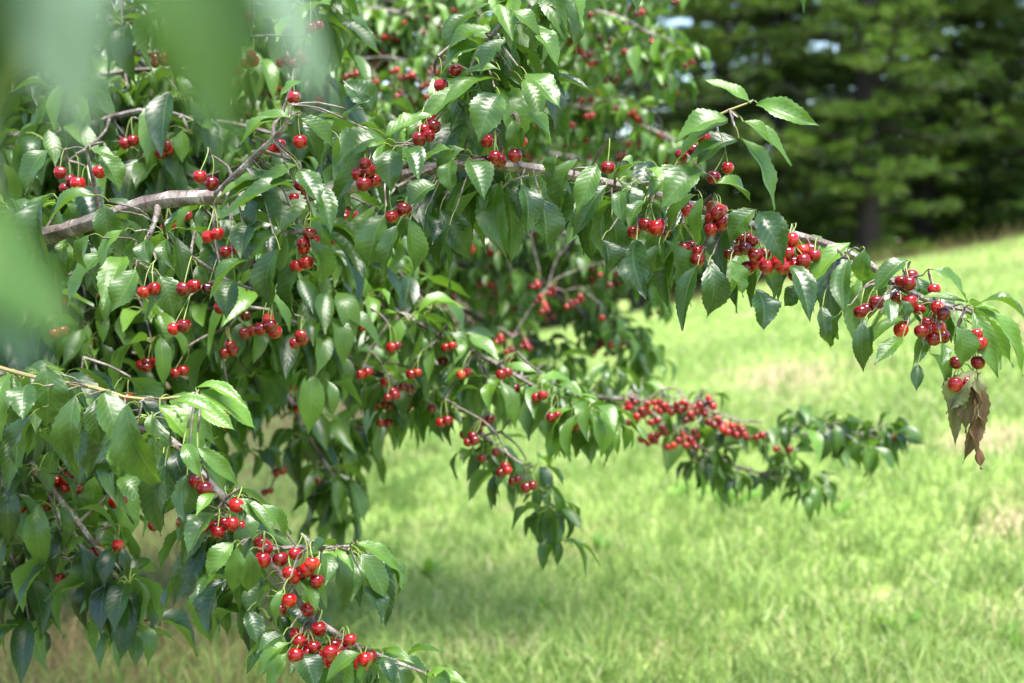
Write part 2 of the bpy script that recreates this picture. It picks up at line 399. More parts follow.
LOD = {'hero': dict(rows=22, cols=4, teeth=.05), 'mid': dict(rows=8, cols=2), 'far': dict(rows=5, cols=2)}
def rosettes(acc, C, lod='mid', size=.11, kmin=5, kmax=8, tone=.35, axis=None, cam_bias=0.0, droop=1.0):
    """a spur at each C carrying a ring of hanging leaves"""
    P, T, W, Nn, B, A, TO = [], [], [], [], [], [], []
    for ci, c in enumerate(C):
        k = rng.integers(kmin, kmax + 2); th0 = rng.uniform(0, 6.28); tr = tone + rng.normal(0, .1)
        for q in range(k):
            th = th0 + q * 6.283 / k + rng.normal(0, .3)
            rad = np.array([math.cos(th), math.sin(th), 0])
            el = rng.uniform(-.2, .9); pl = rng.uniform(.022, .048) * size / .11
            b = c + pl * (rad * math.cos(el) + np.array([0, 0, math.sin(el)]))
            L = size * rng.choice([rng.uniform(.45, .9), rng.uniform(.8, 1.3)]); dr = min(1.45, max(-.1, rng.normal(1.12, .32) * droop)) if rng.uniform() > .1 else rng.uniform(-.3, .5)
            d = rad * math.cos(dr) + np.array([0, 0, -math.sin(dr)])
            P.append(b); T.append(b + L * d + rng.normal(0, .006, 3)); W.append(L * rng.uniform(.33, .46))
            nn = rad * math.sin(dr) + np.array([0, 0, math.cos(dr)]) + rng.normal(0, .35, 3) + np.array([0, -cam_bias, 0])
            Nn.append(nn); B.append(rng.uniform(.02, .24)); A.append(c); TO.append(tr + rng.normal(0, .22))
    P, T, W, Nn, B, A = map(np.array, (P, T, W, Nn, B, A)); TO = np.clip(TO, 0, 1); TO[rng.uniform(0, 1, len(TO)) < .0012] = 1.5
    leaves(acc, P, T, W, nrm(Nn), B, rng.uniform(.35, 1.2, len(P)), tone=TO, wavy=.06, **LOD[lod])
    if lod != 'far': stalks(acc, A, P, .0013, .0009, np.array([[0, 0, .007]]) * np.ones((len(P), 1)), tone=.85)
    return len(P)

def cherry_verts(nu, nv):
    ph = np.linspace(0, np.pi, nv + 1); th = np.linspace(0, 2 * np.pi, nu + 1)
    r = np.sin(ph) ** .93; z = np.cos(ph) * (.93 - .10 * np.cos(ph)) - .26 * np.exp(-(ph / .36) ** 2)
    X = r[:, None] * np.cos(th)[None] * 1.03; Y = r[:, None] * np.sin(th)[None]; Z = np.broadcast_to(z[:, None], X.shape)
    i, j = np.meshgrid(np.arange(nv), np.arange(nu), indexing='ij'); k = i * (nu + 1) + j
    return np.stack([X, Y, Z], -1).reshape(-1, 3), np.stack([k, k + nu + 1, k + nu + 2, k + 1], -1).reshape(-1, 4)
CH = cherry_verts(20, 14); CL = cherry_verts(10, 7)
def cherry_into(acc, spur, c, r, tone, low=False):
    """fruit centred at c hanging on its stalk from spur"""
    v, q = CL if low else CH
    ax = nrm(spur - c) * .45 + np.array([rng.normal(0, .12), rng.normal(0, .12), 1.0]); ax = nrm(ax)
    s = nrm(np.cross(ax, [.3, 1, .1])); b = np.cross(ax, s); Mx = np.stack([s, b, ax], 0)
    ang = rng.uniform(0, 6.28); co, si = math.cos(ang), math.sin(ang)
    v = v * np.array([1, rng.uniform(.92, 1.0), rng.uniform(.92, 1.08)])
    v = v @ np.array([[co, si, 0], [-si, co, 0], [0, 0, 1]])
    acc.add((v * r) @ Mx + c, q, np.zeros((len(v), 2)), tone, 0)
    stalks(acc, spur[None], (c + ax * r * .66)[None], .0011, .0009, np.array([[rng.normal(0, .004), rng.normal(0, .004), .007]]), 1, rng.uniform(.5, 1), 5 if not low else 3)

# ------------------------------------------------------------------ tree bookkeeping
class Tree:
    def __init__(s, name, loc, label):
        s.root = tag(empty(name, loc), label, 'tree'); s.lines = []; s.fruit = []; s.nodes = []; s.loc = np.array(loc)
    def branch(s, rows, side=None, lod='mid', label=None, shoot=False, tone=.35, size=.11, every=.07, twig=(.03, .16), start=0.0,
               end_ros=True, fill=True, fol=None, kmin=5, kmax=8, knob=.05, hang=.5, spread=1.0, skip=None, fruit=.0, density=1.0):
        """rows: (px,py,Y,radius). Builds the wood mesh, its spurs and twigs, and a foliage mesh as its child."""
        pts = np.array([[*at(a, b, y), r] for a, b, y, r in rows]) if not isinstance(rows, np.ndarray) else rows
        sp = spline(pts, .02 if lod == 'hero' else .06)
        wood = Acc(); rr = np.maximum(sp[:, 3], .0013)
        tube(wood, sp[:, :3], rr, 10 if lod == 'hero' else 6, knob=knob)
        ln = np.concatenate([[0], np.cumsum(np.linalg.norm(np.diff(sp[:, :3], axis=0), axis=1))])
        fa = fol or Acc(); C = []
        if fill:
            d = start + rng.uniform(0, every)
            while d < ln[-1]:
                i = min(np.searchsorted(ln, d), len(sp) - 2); p = sp[i, :3]; tn = nrm(sp[i + 1, :3] - p)
                sd = nrm(np.cross(tn, [0, 0, 1])) * rng.choice([-1, 1]); L = rng.uniform(*twig)
                dr = nrm(tn * rng.uniform(.2, .9) + sd * rng.uniform(.1, 1) * spread + np.array([0, 0, rng.uniform(-1.0, .8) - hang * .3]))
                e = p + dr * L + np.array([0, 0, -hang * L * .35]); ok = True
                if ok:
                    tw = spline(np.array([[*p, rr[i] * .45 + .0008], [*(p + dr * L * .6), .0026], [*e, .0018]]), .02 if lod == 'hero' else .05)
                    tube(wood, tw[:, :3], np.minimum(tw[:, 3], .006), 6 if lod == 'hero' else 4, knob=knob)
                    C.append(e)
                    if L > .09 and rng.uniform() < .8: C.append(p + dr * L * .5)
                    if L > .2: C.append(p + dr * L * .75)
                    if fruit and rng.uniform() < fruit:
                        for _ in range(rng.integers(1, 6)):
                            s.fruit.append((e, e + np.array([rng.normal(0, .016), rng.normal(0, .016), -rng.uniform(.03, .05)]), None))
                d += every * rng.uniform(.5, 1.5) / density
        if end_ros: C.append(sp[-1, :3])
        if C: rosettes(fa, np.array(C), lod, size, kmin, kmax, tone)
        o = wood.build('branch', M_shoot if shoot else M_bark, s.root, sp[0, :3])
        if label: o['label'] = label
        s.lines.append((o, sp[:, :3], fa)); return o, fa
    def finish(s, ncherry=100, lod=None):
        # leaves
        for o, sp, fa in s.lines:
            if fa.v and o is not None: fa.build('foliage', [M_leaf, M_stalk], o, parent_world(o))
        s.lines_done = True
        fr = [(a, c, t if t is not None else float(np.clip(rng.normal(.48, .18), 0, .93))) for a, c, t in s.fruit]
        # largest in the picture first
        def key(f):
            d = f[1] - CAM; px = 512 + F * d[0] / d[1]; vis = -20 < px < 1044
            return (0 if vis else 1, d[1])
        fr.sort(key=key); rest = Acc()
        for i, (a, c, t) in enumerate(fr):
            r = rng.uniform(.0100, .0124)
            if i < ncherry:
                best = min(s.lines, key=lambda L_: np.min(np.linalg.norm(L_[1] - a, axis=1)))[0]
                ac = Acc(); cherry_into(ac, a, c, r, t); ac.build('cherry', [M_cherry, M_stalk], best, a)
            else: cherry_into(rest, a, c, r, t, low=True)
        if rest.v: tag(rest.build('remaining_fruit', [M_cherry, M_stalk], s.root, s.loc), kind='stuff')

    def hang_px(s, lst, Y, n=1, spurdy=28, sc=None, tone=None, jitter=9):
        """(px,py,count) clusters at depth Y: stalks meet at a spur above them, a twig ties the spur to the nearest wood"""
        for it in lst:
            px, py = it[0], it[1]; cnt = it[2] if len(it) > 2 else 1
            y = Y + rng.uniform(-.03, .03)
            sd = spurdy * 2.25 / y; spur = at(px + rng.normal(0, 4), py - sd, y + .02)
            s.tie(spur)
            for q in range(cnt):
                j = jitter * 2.25 / y
                if cnt == 1: c = at(px, py, y)
                else:
                    th = q * 2.4; rr = j * math.sqrt(q + .3) * .62
                    c = at(px + rr * 1.25 * math.cos(th), py + rr * .75 * math.sin(th), y + rng.uniform(-.018, .018))
                s.fruit.append((spur, c, tone))
    def tie(s, p):
        best = None
        for k, (o, sp, fa) in enumerate(s.lines):
            d = np.linalg.norm(sp - p, axis=1); i = int(np.argmin(d))
            if best is None or d[i] < best[0]: best = (d[i], k, sp[i])
        d, k, q = best
        for nk, nq in s.nodes:
            dn = np.linalg.norm(nq - p)
            if dn < d * .8 and dn < d: d, k, q = dn, nk, nq
        s.nodes.append((k, p))
        if d > .008:
            pts = spline(np.array([[*q, .0035], [*((q + p) / 2 + np.array([rng.normal(0, d * .08), 0, d * .03])), .0026], [*p, .0020]]), .02)
            tube(s.lines[k][2], pts[:, :3], pts[:, 3], 5, mat=2, knob=.08)
        return k
    def hand(s, lst, Y, off=(0, 0), sc=1.0, tone=.35, lod='hero', dY=.05, acc=None, pet=.03, face=1.0):
        """traced leaves: (base x, base y, tip x, tip y, width[, tone]) in zoomed-crop pixels"""
        P, T, W, Nn, B, A, TO, K = [], [], [], [], [], [], [], []
        for it in lst:
            bx, by, tx, ty, wd = it[:5]; to = it[5] if len(it) > 5 else tone + rng.normal(0, .13)
            y = Y + rng.uniform(-dY, dY)
            b = at(off[0] + bx / sc, off[1] + by / sc, y); t = at(off[0] + tx / sc, off[1] + ty / sc, y + rng.uniform(-.045, .03))
            P.append(b); T.append(t); W.append(wd / sc * y / F * .98); TO.append(to)
            flat = abs(tx - bx) / (abs(ty - by) + abs(tx - bx) + 1)
            Nn.append(np.array([rng.normal(0, .3) + (.35 if tx > bx else -.35), -.75 * face, .45 + .55 * flat + rng.normal(0, .2)]))
            B.append(rng.uniform(.05, .16))
            best = min(range(len(s.lines)), key=lambda k: np.min(np.linalg.norm(s.lines[k][1] - b, axis=1)))
            sp = s.lines[best][1]; q = sp[int(np.argmin(np.linalg.norm(sp - b, axis=1)))]
            for nk, nq in s.nodes:
                if np.linalg.norm(nq - b) < np.linalg.norm(q - b): q, best = nq, nk
            K.append(best); A.append(q)
        P, T, W, Nn, B, A, K = map(np.array, (P, T, W, Nn, B, A, K)); TO = np.clip(TO, 0, 1)
        for k in np.unique(K):
            m = K == k; fa = s.lines[k][2]
            # the leaf stalk leaves a spur near the leaf; a short twig ties far spurs to the wood
            a = A[m]; p = P[m]; d = np.linalg.norm(a - p, axis=1, keepdims=True)
            spur = p + (a - p) / np.maximum(d, 1e-6) * np.minimum(d, pet)
            leaves(fa, p, T[m], W[m], nrm(Nn[m]), B[m], rng.uniform(.4, 1.0, m.sum()), tone=TO[m], wavy=.06, **LOD[lod])
            stalks(fa, spur, p, .0012, .0009, np.array([[0, 0, .004]]) * np.ones((m.sum(), 1)))
            for i in range(m.sum()):
                if d[i, 0] > pet + .004:
                    tube(fa, spline(np.array([[*a[i], .0020], [*((a[i] * .6 + spur[i] * .4) + np.array([rng.normal(0,.004), 0, d[i,0]*.06])), .002], [*spur[i], .0015]]), .02)[:, :3], .0015, 4, mat=2, tone=.3)

def build_all_foliage(tr):
    pass

# ================================================================== the near cherry tree
T1 = Tree('cherry_tree', (-3.2, 4.2, float(tz(-3.2, 4.2))), 'near cherry tree whose sharp fruiting branches reach across the whole picture')
def trunk(tr, h, r):
    a = Acc(); b = tr.loc
    pts = spline(np.array([[*(b - [0, 0, .15]), r * 1.5], [*(b + [.0, 0, .12]), r * 1.12], [*(b + [.05, .03, .6]), r], [*(b + [.0, -.03, 1.2]), r * .93], [*(b + [.1, 0, h]), r * .6], [*(b + [.25, .1, h + 1.3]), r * .25]]), .08)
    tube(a, pts[:, :3], pts[:, 3], 14, knob=.03); return a.build('trunk', M_bark, tr.root, b)
trunk(T1, 2.2, .11)
TX = -571
# A: the long limb in focus
A, fA = T1.branch([(TX, 330, 4.2, .05), (-250, 290, 3.2, .036), (-60, 258, 2.6, .022), (40, 237, 2.38, .0145), (80, 226, 2.33, .0140), (118, 213, 2.3, .0136), (160, 201, 2.28, .0130), (215, 197, 2.26, .012),
     (300, 196, 2.32, .0115), (400, 176, 2.32, .0105), (445, 167, 2.28, .0098), (500, 166, 2.25, .0092), (550, 171, 2.25, .0088), (600, 182, 2.27, .0082), (660, 196, 2.26, .0078), (740, 222, 2.24, .0076), (790, 234, 2.22, .0072), (835, 247, 2.22, .0064), (870, 265, 2.22, .006),
     (900, 287, 2.2, .0056), (935, 303, 2.2, .005), (965, 310, 2.2, .0036), (978, 318, 2.2, .002)], lod='hero', fill=False, end_ros=False, label='long grey limb in focus that crosses from left to right')
A2, fA2 = T1.branch([(395, 180, 2.33, .005), (418, 150, 2.3, .0045), (440, 112, 2.28, .0042), (463, 82, 2.27, .004), (490, 38, 2.25, .0036), (515, 8, 2.25, .003), (540, -30, 2.25, .0025)], lod='hero', fill=False, end_ros=True, tone=.45)
A3, _ = T1.branch([(216, 197, 2.26, .009), (232, 180, 2.22, .007), (262, 150, 2.18, .005), (284, 128, 2.16, .004), (292, 105, 2.15, .002)], lod='hero', fill=False, end_ros=False)
A4, _ = T1.branch([(102, 218, 2.31, .005), (97, 200, 2.3, .004), (93, 178, 2.28, .0035), (86, 150, 2.27, .002)], lod='hero', fill=False, end_ros=False)
A5, _ = T1.branch([(158, 203, 2.28, .006), (157, 215, 2.26, .005), (150, 234, 2.25, .0038), (140, 262, 2.25, .0025)], lod='hero', fill=False, end_ros=False)
A6, _ = T1.branch([(640, 192, 2.26, .0045), (668, 178, 2.24, .0035), (690, 140, 2.22, .003), (712, 118, 2.2, .0022), (748, 103, 2.2, .0016)], lod='hero', fill=False, end_ros=False, shoot=True, label='young upright shoot with fresh leaves')
D, fD = T1.branch([(TX, 380, 4.2, .04), (-200, 340, 2.9, .022), (0, 372, 2.45, .011), (110, 415, 2.30, .0085), (170, 440, 2.15, .0066), (187, 458, 2.12, .0062), (219, 493, 2.1, .0060), (244, 525, 2.08, .0060), (267, 557, 2.07, .0058), (287, 582, 2.07, .0055), (305, 611, 2.06, .0052),
     (329, 629, 2.06, .0048), (358, 646, 2.06, .0042), (383, 657, 2.06, .0034), (425, 673, 2.06, .002)], lod='hero', fill=False, end_ros=False, label='branch in focus sloping down to the lower left with glossy cherries')
D2, _ = T1.branch([(269, 550, 2.07, .004), (297, 547, 2.06, .0034), (322, 548, 2.05, .003), (350, 546, 2.05, .002)], lod='hero', fill=False, end_ros=False)
E, fE = T1.branch([(-60, 350, 2.35, .004), (30, 376, 2.2, .0032), (95, 388, 2.08, .0030), (125, 397, 2.07, .0026), (160, 399, 2.05, .0022), (197, 394, 2.04, .0018)], lod='hero', fill=False, end_ros=False, shoot=True, label='yellowish young shoot ending in bright lime green leaves')

# hero rosettes that stand behind the traced leaves
def ros_px(tr, br_fa, lst, Y, size=.105, tone=.3, lod='hero', dY=.1, k=(6, 8)):
    C = []
    for px, py in lst:
        c = at(px, py, Y + rng.uniform(-.02, dY)); C.append(c)
    C.sort(key=lambda c: min(np.min(np.linalg.norm(L_[1] - c, axis=1)) for L_ in tr.lines))
    for c in C: tr.tie(c)
    rosettes(br_fa, np.array(C), lod, size, k[0], k[1], tone, cam_bias=.2)
ros_px(T1, fA, [(60, 205), (95, 215), (125, 240), (165, 235), (190, 262), (130, 270), (205, 210), (250, 200), (235, 240), (275, 225), (300, 235), (335, 190), (345, 150), (380, 160), (385, 215), (418, 208),
                (445, 200), (470, 180), (500, 190), (455, 165), (530, 175), (560, 190), (590, 200), (615, 190), (640, 205), (665, 220), (690, 215), (720, 225), (750, 240), (770, 255), (700, 250),
                (840, 262), (868, 285), (905, 290), (930, 305), (960, 312), (660, 175), (30, 232), (70, 245), (10, 215)], 2.33, tone=.28, dY=.16)
ros_px(T1, fA2, [(435, 120), (455, 100), (480, 85), (470, 130), (500, 60), (520, 40), (500, 15), (545, 10), (500, 110), (520, 90)], 2.32, tone=.42)
ros_px(T1, fD, [(195, 470), (215, 510), (240, 540), (262, 560), (285, 600), (310, 640), (345, 655), (380, 665), (230, 500), (165, 450), (150, 420), (205, 500), (220, 540), (212, 560), (235, 575), (248, 590), (200, 530), (270, 620), (360, 560), (375, 565), (345, 558)], 2.12, tone=.28, size=.095, k=(6, 8), dY=.10)
ros_px(T1, fE, [(20, 380), (60, 385), (110, 400), (140, 410), (40, 400), (90, 425), (130, 440), (10, 410)], 2.25, tone=.35, dY=.15)

OFF2, SC2 = (620, 60), 2.4375
T1.hand([(318,105,203,48,42,.75),(335,105,485,165,58,.7),(300,150,418,258,50,.6),(300,150,372,210,40,.6),(290,190,378,365,62,.5),(262,145,133,200,70,.62),(262,150,140,245,60,.45),(285,195,180,265,75,.12),
         (200,270,98,365,78,.45),(190,330,112,430,50,.7),(235,300,318,345,60,.85),(200,335,195,455,45,.5),(330,365,265,445,62,.3),(340,370,400,500,78,.12),(60,345,20,410,45,.3),(30,300,25,395,42,.3),
         (60,270,105,300,30,.9),(5,245,35,260,30,.7),(40,440,50,570,56,.15),(110,440,150,570,72,.3),(190,500,150,660,58,.15),(215,500,215,630,76,.1),(330,560,350,660,86,.08),(350,500,375,595,62,.4),
         (410,500,465,640,60,.15),(270,490,300,580,62,.5),(560,445,445,580,58,.85),(5,320,5,400,40,.3),(250,200,165,250,50,.4),(95,450,80,520,55,.2),(450,560,400,600,50,.1),(150,260,60,345,50,.5)], 2.16, OFF2, SC2)
OFF3, SC3 = (800, 220), 2.625
T1.hand([(170,75,165,165,56,.35),(130,105,115,250,62,.25),(275,105,195,190,66,.35),(100,250,80,340,62,.25),(170,260,165,400,46,.1),(280,262,172,340,55,.75),(270,310,195,380,50,.6),(340,350,388,445,50,.65),
         (335,295,295,390,40,.8),(310,380,305,450,35,.1),(410,278,425,385,78,.45),(370,320,375,385,36,.4),(350,130,440,215,50,.6),(320,205,440,215,34,.85),(455,240,520,415,58,.6),(470,235,585,410,62,.8),
         (455,230,535,250,30,.95),(230,210,240,275,42,.3),(265,210,275,265,45,.1),(190,275,180,370,50,.15),(60,225,70,320,40,.2)], 2.15, OFF3, SC3)
OFF1, SC1 = (180, 440), 2.81
T1.hand([(60,215,0,280,45,.3),(100,150,45,215,42,.8),(95,210,20,325,72,.3),(150,290,75,390,66,.6),(160,300,150,430,60,.4),(195,310,190,430,60,.25),(245,390,200,520,76,.2),(120,400,80,550,86,.05),(190,480,220,580,60,.05),
         (130,390,45,440,60,.15),(20,100,15,240,60,.1),(10,10,60,110,50,.6),(60,60,130,160,60,.5),(50,20,165,130,50,.55),(150,170,240,240,38,.6),(230,180,295,280,50,.5),(185,170,270,280,40,.5),
         (400,320,410,410,52,.3),(445,320,455,490,56,.1),(510,320,580,450,76,.3),(520,410,570,515,72,.08),(500,290,620,370,48,.7),(440,310,485,370,25,.8),(330,390,385,490,48,.5),(290,420,270,520,34,.5),
         (310,570,215,670,52,.8),(300,600,240,700,44,.8),(340,600,380,700,90,.05),(510,600,410,680,60,.35),(540,610,510,700,50,.3),(570,610,600,690,54,.1),(580,590,660,630,30,.6),(690,660,815,685,40,.75),
         (720,665,770,705,50,.2),(610,640,650,700,50,.15),(290,550,215,600,55,.15)], 2.0, OFF1, SC1)
T1.hand([(600,330,500,400,46),(585,360,440,440,50),(560,350,430,400,50,.6),(550,372,560,470,92,.3),(600,340,640,410,52,.3),(620,370,665,470,46),(540,370,440,420,44,.6),(530,390,500,475,52),(500,440,480,520,50,.3),
         (560,460,480,560,62,.15),(580,235,500,265,38,.6),(580,220,590,300,32,.3),(560,205,605,160,34,.85),(550,240,480,290,40,.6),(600,240,640,330,44),(600,235,670,300,44,.4),(785,300,780,385,56,.25),(800,300,840,365,46),
         (770,270,870,228,50,.6),(770,280,670,330,60,.4),(760,290,660,420,52,.3),(690,235,745,195,60,.15),(745,225,685,160,62,.2),(905,320,905,390,46,.35),(935,320,970,400,60,.3),(930,300,870,350,40),(1000,190,955,285,74,.3),
         (900,300,840,330,40,.5),(770,430,735,540,70,.35),(795,450,770,560,46,.3),(820,440,825,555,56,.4),(850,430,865,490,40),(870,370,815,415,60,.3),(880,420,940,520,60,.12),(900,450,880,540,55,.1),
         (980,60,890,110,48,.5),(970,100,880,150,46,.5),(1010,80,960,150,50),(1000,140,900,180,40,.6),(1000,160,870,240,50,.6),(960,180,830,250,48,.6),(190,390,100,440,50,.4),(205,410,215,495,56,.35),(200,310,240,385,50,.5),
         (185,300,230,312,26,.6),(100,300,50,390,60,.3),(270,540,225,625,62,.4),(320,550,350,640,60,.3),(290,480,300,530,42,.3),(250,460,200,540,44,.6),(180,470,175,545,40),(620,480,640,580,60,.4),(470,560,450,640,55,.2),
         (500,520,420,600,56,.3),(560,500,540,620,60,.1),(600,520,590,640,60,.1)], 2.17, (0, 0), 2.0)
T1.hand([(40,60,92,135,46,.6),(30,150,95,218,60,.55),(20,160,60,240,50,.5),(20,230,78,292,50,.85),(0,240,20,300,40,.4),(90,310,80,360,35),(130,320,95,430,60,.3),(170,330,130,430,50,.5),(190,370,120,480,44,.2),
         (210,360,222,450,60,.25),(240,360,255,440,45,.3),(200,430,210,520,60,.25),(60,400,70,500,72,.12),(250,480,265,600,70,.1),(180,480,190,550,60,.05),(20,370,30,470,60,.15),(0,20,55,75,46,.5)], 2.19, (512, 0), 2.0)
T1.hand([(90,50,95,170,80,.3),(150,110,160,270,72,.3),(210,100,250,230,70,.35),(250,130,330,300,100,.3),(220,210,240,280,50,.4),(330,250,320,390,72,.15),(380,260,370,350,60,.25),(400,100,512,178,58,.98),(390,95,500,135,30,1),
         (400,130,470,180,40,1),(320,130,410,245,66,.95),(340,110,430,210,60,.5),(240,270,290,330,55,.5),(50,90,45,160,60,.2),(350,120,440,150,36,.9),(190,120,200,210,50,.2),(60,150,30,260,60,.1)], 2.03, (0, 341), 2.0)

# withered leaves hanging at the limb's tip
def withered():
    a = Acc(); y = 2.17
    o = lambda x, yy, d=0: at(800 + x / SC3, 220 + yy / SC3, y + d)
    P = [o(455,395), o(450,400,.01), o(470,400,-.01), o(462,420,.0), o(468,470,-.015), o(445,430,.01)]
    T = [o(385,510,.01), o(400,590,.02), o(480,560,-.02), o(430,640,.0), o(476,655,-.02), o(435,560,.0)]
    W = np.array([70, 46, 46, 46, 44, 50]) / SC3 * y / F
    leaves(a, np.array(P), np.array(T), W, nrm(np.array([[-.5,-.8,.2],[-.2,-1,.1],[.6,-.7,0],[.1,-1,0],[.8,-.6,0],[-.3,-1,0]])), [.12,.08,-.1,.1,-.12,.05], 1.1, rows=20, cols=6, teeth=.08,
           tone=np.array([.9, .6, .7, .1, .0, .3]), wavy=.24)
    stalks(a, np.array([o(455, 300, .01)] * 2), np.array([o(455, 395), o(465, 402)]), .0012, .001, np.zeros((2, 3)))
    ob = a.build('withered_leaf', [M_dead, M_stalk], A, o(455, 395)); ob['label'] = 'brown shrivelled leaf cluster hanging at the limb tip'
withered()

# cherries in focus
c2 = [(205,190,1),(150,230,1),(262,262,1),(228,285,1),(165,365,2),(222,385,1),(238,372,1),(245,403,1),(222,412,1),(75,405,2),(62,400,1),(88,408,1),(157,457,1),(192,465,1),(190,485,1),(298,435,1),(322,440,1),(305,458,1),(290,462,1),(337,492,1),(312,505,1),(357,503,1),
      (418,437,1),(412,480,1),(426,492,1),(448,488,1),(474,475,1),(462,460,1),(445,462,1),(398,503,1),(388,490,1),(425,503,1),(35,360,1),(245,365,1),(330,475,1),(408,470,1),(250,395,1)]
for lst, off, sc, y in ((c2, OFF2, SC2, 2.2),
        ([(360,228),(377,245),(365,283),(333,270),(352,310),(320,290),(430,303),(462,300),(475,322),(410,372),(468,372),(408,430),(437,425),(285,165),(265,160),(352,182),(288,213),(202,215),(160,240),(175,235),(265,287),(340,285),(375,305),(445,315)], OFF3, SC3, 2.17),
        ([(47,245),(62,240),(107,258),(145,235),(240,303),(232,335),(282,333),(325,318),(372,345),(358,362),(385,395),(322,385),(308,372),(307,448),(345,580),(325,603),(378,580),(388,605),(423,595),(455,585),(432,632),(390,528),(335,563),(48,112),(70,138),(160,182),(510,630),(478,560),(520,615),(405,620),(362,600),(442,608)], OFF1, SC1, 2.03)):
    pts = [(off[0] + q[0] / sc, off[1] + q[1] / sc) for q in lst]
    # neighbours share a spur
    used = []
    for p in pts:
        near = [u for u in used if abs(u[0] - p[0]) < 15 and abs(u[1] - p[1]) < 16]
        if near: sp_ = near[0][2]
        else:
            sp_ = at(p[0] + rng.normal(0, 3), p[1] - rng.uniform(15, 24), y + .02); T1.tie(sp_); used.append((p[0], p[1], sp_))
        T1.fruit.append((sp_, at(p[0], p[1], y + rng.uniform(-.02, .012) - (.0 if not near else .01)), float(np.clip(rng.normal(.55, .14), .1, .85))))
        if rng.uniform() < .55:
            T1.fruit.append((sp_, at(p[0] + rng.normal(0, 9), p[1] + rng.normal(0, 6), y + rng.uniform(.015, .035)), None))
T1.hang_px([(212,183),(200,176),(100,171),(392,216),(404,209),(299,191,3),(294,199),(309,240,3),(304,248),(214,233,2),(221,307),(267,325,4),(150,288,2),(190,285,2),(303,262,2),(275,145,2),(294,97),(300,141),(441,85),(436,103),(430,126,3),
            (364,170,3),(370,180,2),(491,157,2),(500,160),(521,141),(515,155),(608,167),(487,140),(232,248,2),(262,262,2),(215,285,2),(180,325,2),(78,183),(207,490,2),(455,70),(425,135,2)], 2.2)

# B, C, J, G, F and others, a little behind the plane of focus
B_, fB = T1.branch([(TX, 300, 4.2, .045), (-100, 262, 3.8, .026), (120, 290, 3.6, .018), (337, 355, 3.35, .0105), (400, 388, 3.3, .009), (430, 403, 3.3, .0085), (470, 425, 3.3, .0075), (505, 455, 3.3, .0055), (535, 488, 3.3, .004), (556, 508, 3.3, .002)],
           every=.034, twig=(.02, .10), start=1.6, tone=.45, kmin=6, kmax=9, size=.082, fruit=.25, label='slightly blurred branch sloping down towards the middle of the lawn')
C_, fC = T1.branch([(TX, 280, 4.2, .045), (-50, 230, 3.6, .026), (180, 255, 3.3, .016), (315, 287, 3.1, .010), (350, 296, 3.1, .009), (400, 312, 3.1, .0085), (440, 336, 3.1, .0075), (475, 352, 3.1, .006), (520, 378, 3.1, .005), (560, 402, 3.1, .004), (592, 425, 3.1, .002)],
           every=.026, twig=(.02, .11), start=1.5, tone=.75, kmin=6, kmax=9, size=.085, fruit=.14, label='leafy branch with pale green top leaves behind the focused limb')
J_, _ = T1.branch([(TX, 330, 4.2, .04), (0, 300, 4.1, .02), (190, 330, 3.9, .013), (280, 388, 3.8, .009), (300, 420, 3.8, .008), (322, 458, 3.8, .006), (342, 490, 3.8, .003)], every=.055, twig=(.04, .16), start=1.3, tone=.3)
J2_, _ = T1.branch([(190, 330, 3.9, .009), (300, 350, 4.0, .007), (390, 390, 4.0, .005), (370, 430, 4.0, .003), (330, 440, 4.0, .002)], every=.06, twig=(.04, .16), start=.1, tone=.33)
G1, fG = T1.branch([(TX, 310, 4.2, .05), (-100, 300, 4.6, .034), (250, 320, 4.6, .022), (470, 372, 4.3, .013), (560, 393, 4.15, .010), (610, 398, 4.1, .0085), (650, 402, 4.1, .0075), (700, 412, 4.1, .006), (740, 428, 4.1, .005), (790, 436, 4.1, .004), (840, 430, 4.1, .003), (885, 440, 4.1, .0018)],
           every=.045, twig=(.02, .12), start=2.2, tone=.42, spread=.8, hang=.2, kmin=6, kmax=8, size=.092, fruit=.3, label='blurred branch heavy with clusters of cherries above the lawn')
G2, _ = T1.branch([(640, 404, 4.1, .006), (690, 440, 4.1, .0055), (735, 466, 4.1, .005), (780, 478, 4.1, .003), (812, 488, 4.1, .002)], every=.045, twig=(.02, .08), tone=.42, spread=.6, hang=.2, kmin=6, kmax=8, size=.088)
F1, fF = T1.branch([(TX, 420, 4.2, .035), (-150, 420, 3.0, .016), (-30, 432, 2.7, .010), (25, 462, 2.6, .008), (60, 500, 2.6, .0065), (95, 545, 2.6, .005), (118, 580, 2.6, .003)], every=.05, twig=(.03, .14), start=1.4, tone=.2, size=.10, kmin=4, kmax=7)
F2, _ = T1.branch([(-150, 420, 3.0, .012), (-60, 480, 2.9, .008), (0, 540, 2.8, .006), (25, 580, 2.8, .003)], every=.05, twig=(.03, .14), tone=.15, size=.10)
K_, _ = T1.branch([(TX, 50, 4.2, .04), (-200, -160, 3.2, .02), (200, -120, 2.7, .014), (540, -92, 2.5, .009), (650, -84, 2.45, .006), (740, -72, 2.45, .004), (790, -62, 2.45, .002)], every=.075, twig=(.01, .05), start=2.1, tone=.6, spread=.5)
L_, _ = T1.branch([(TX, 150, 4.2, .04), (-200, -20, 3.6, .02), (60, -20, 3.1, .011), (150, -4, 3.0, .008), (205, 8, 3.0, .006), (262, 8, 3.0, .004), (320, -8, 3.0, .002)], every=.06, twig=(.03, .14), start=1.1, tone=.45)
Mb, _ = T1.branch([(TX, 220, 4.2, .04), (-200, 180, 3.5, .02), (20, 150, 3.0, .010), (110, 118, 2.85, .007), (160, 110, 2.85, .005), (205, 125, 2.85, .0025)], every=.05, twig=(.03, .14), start=1.1, tone=.3)
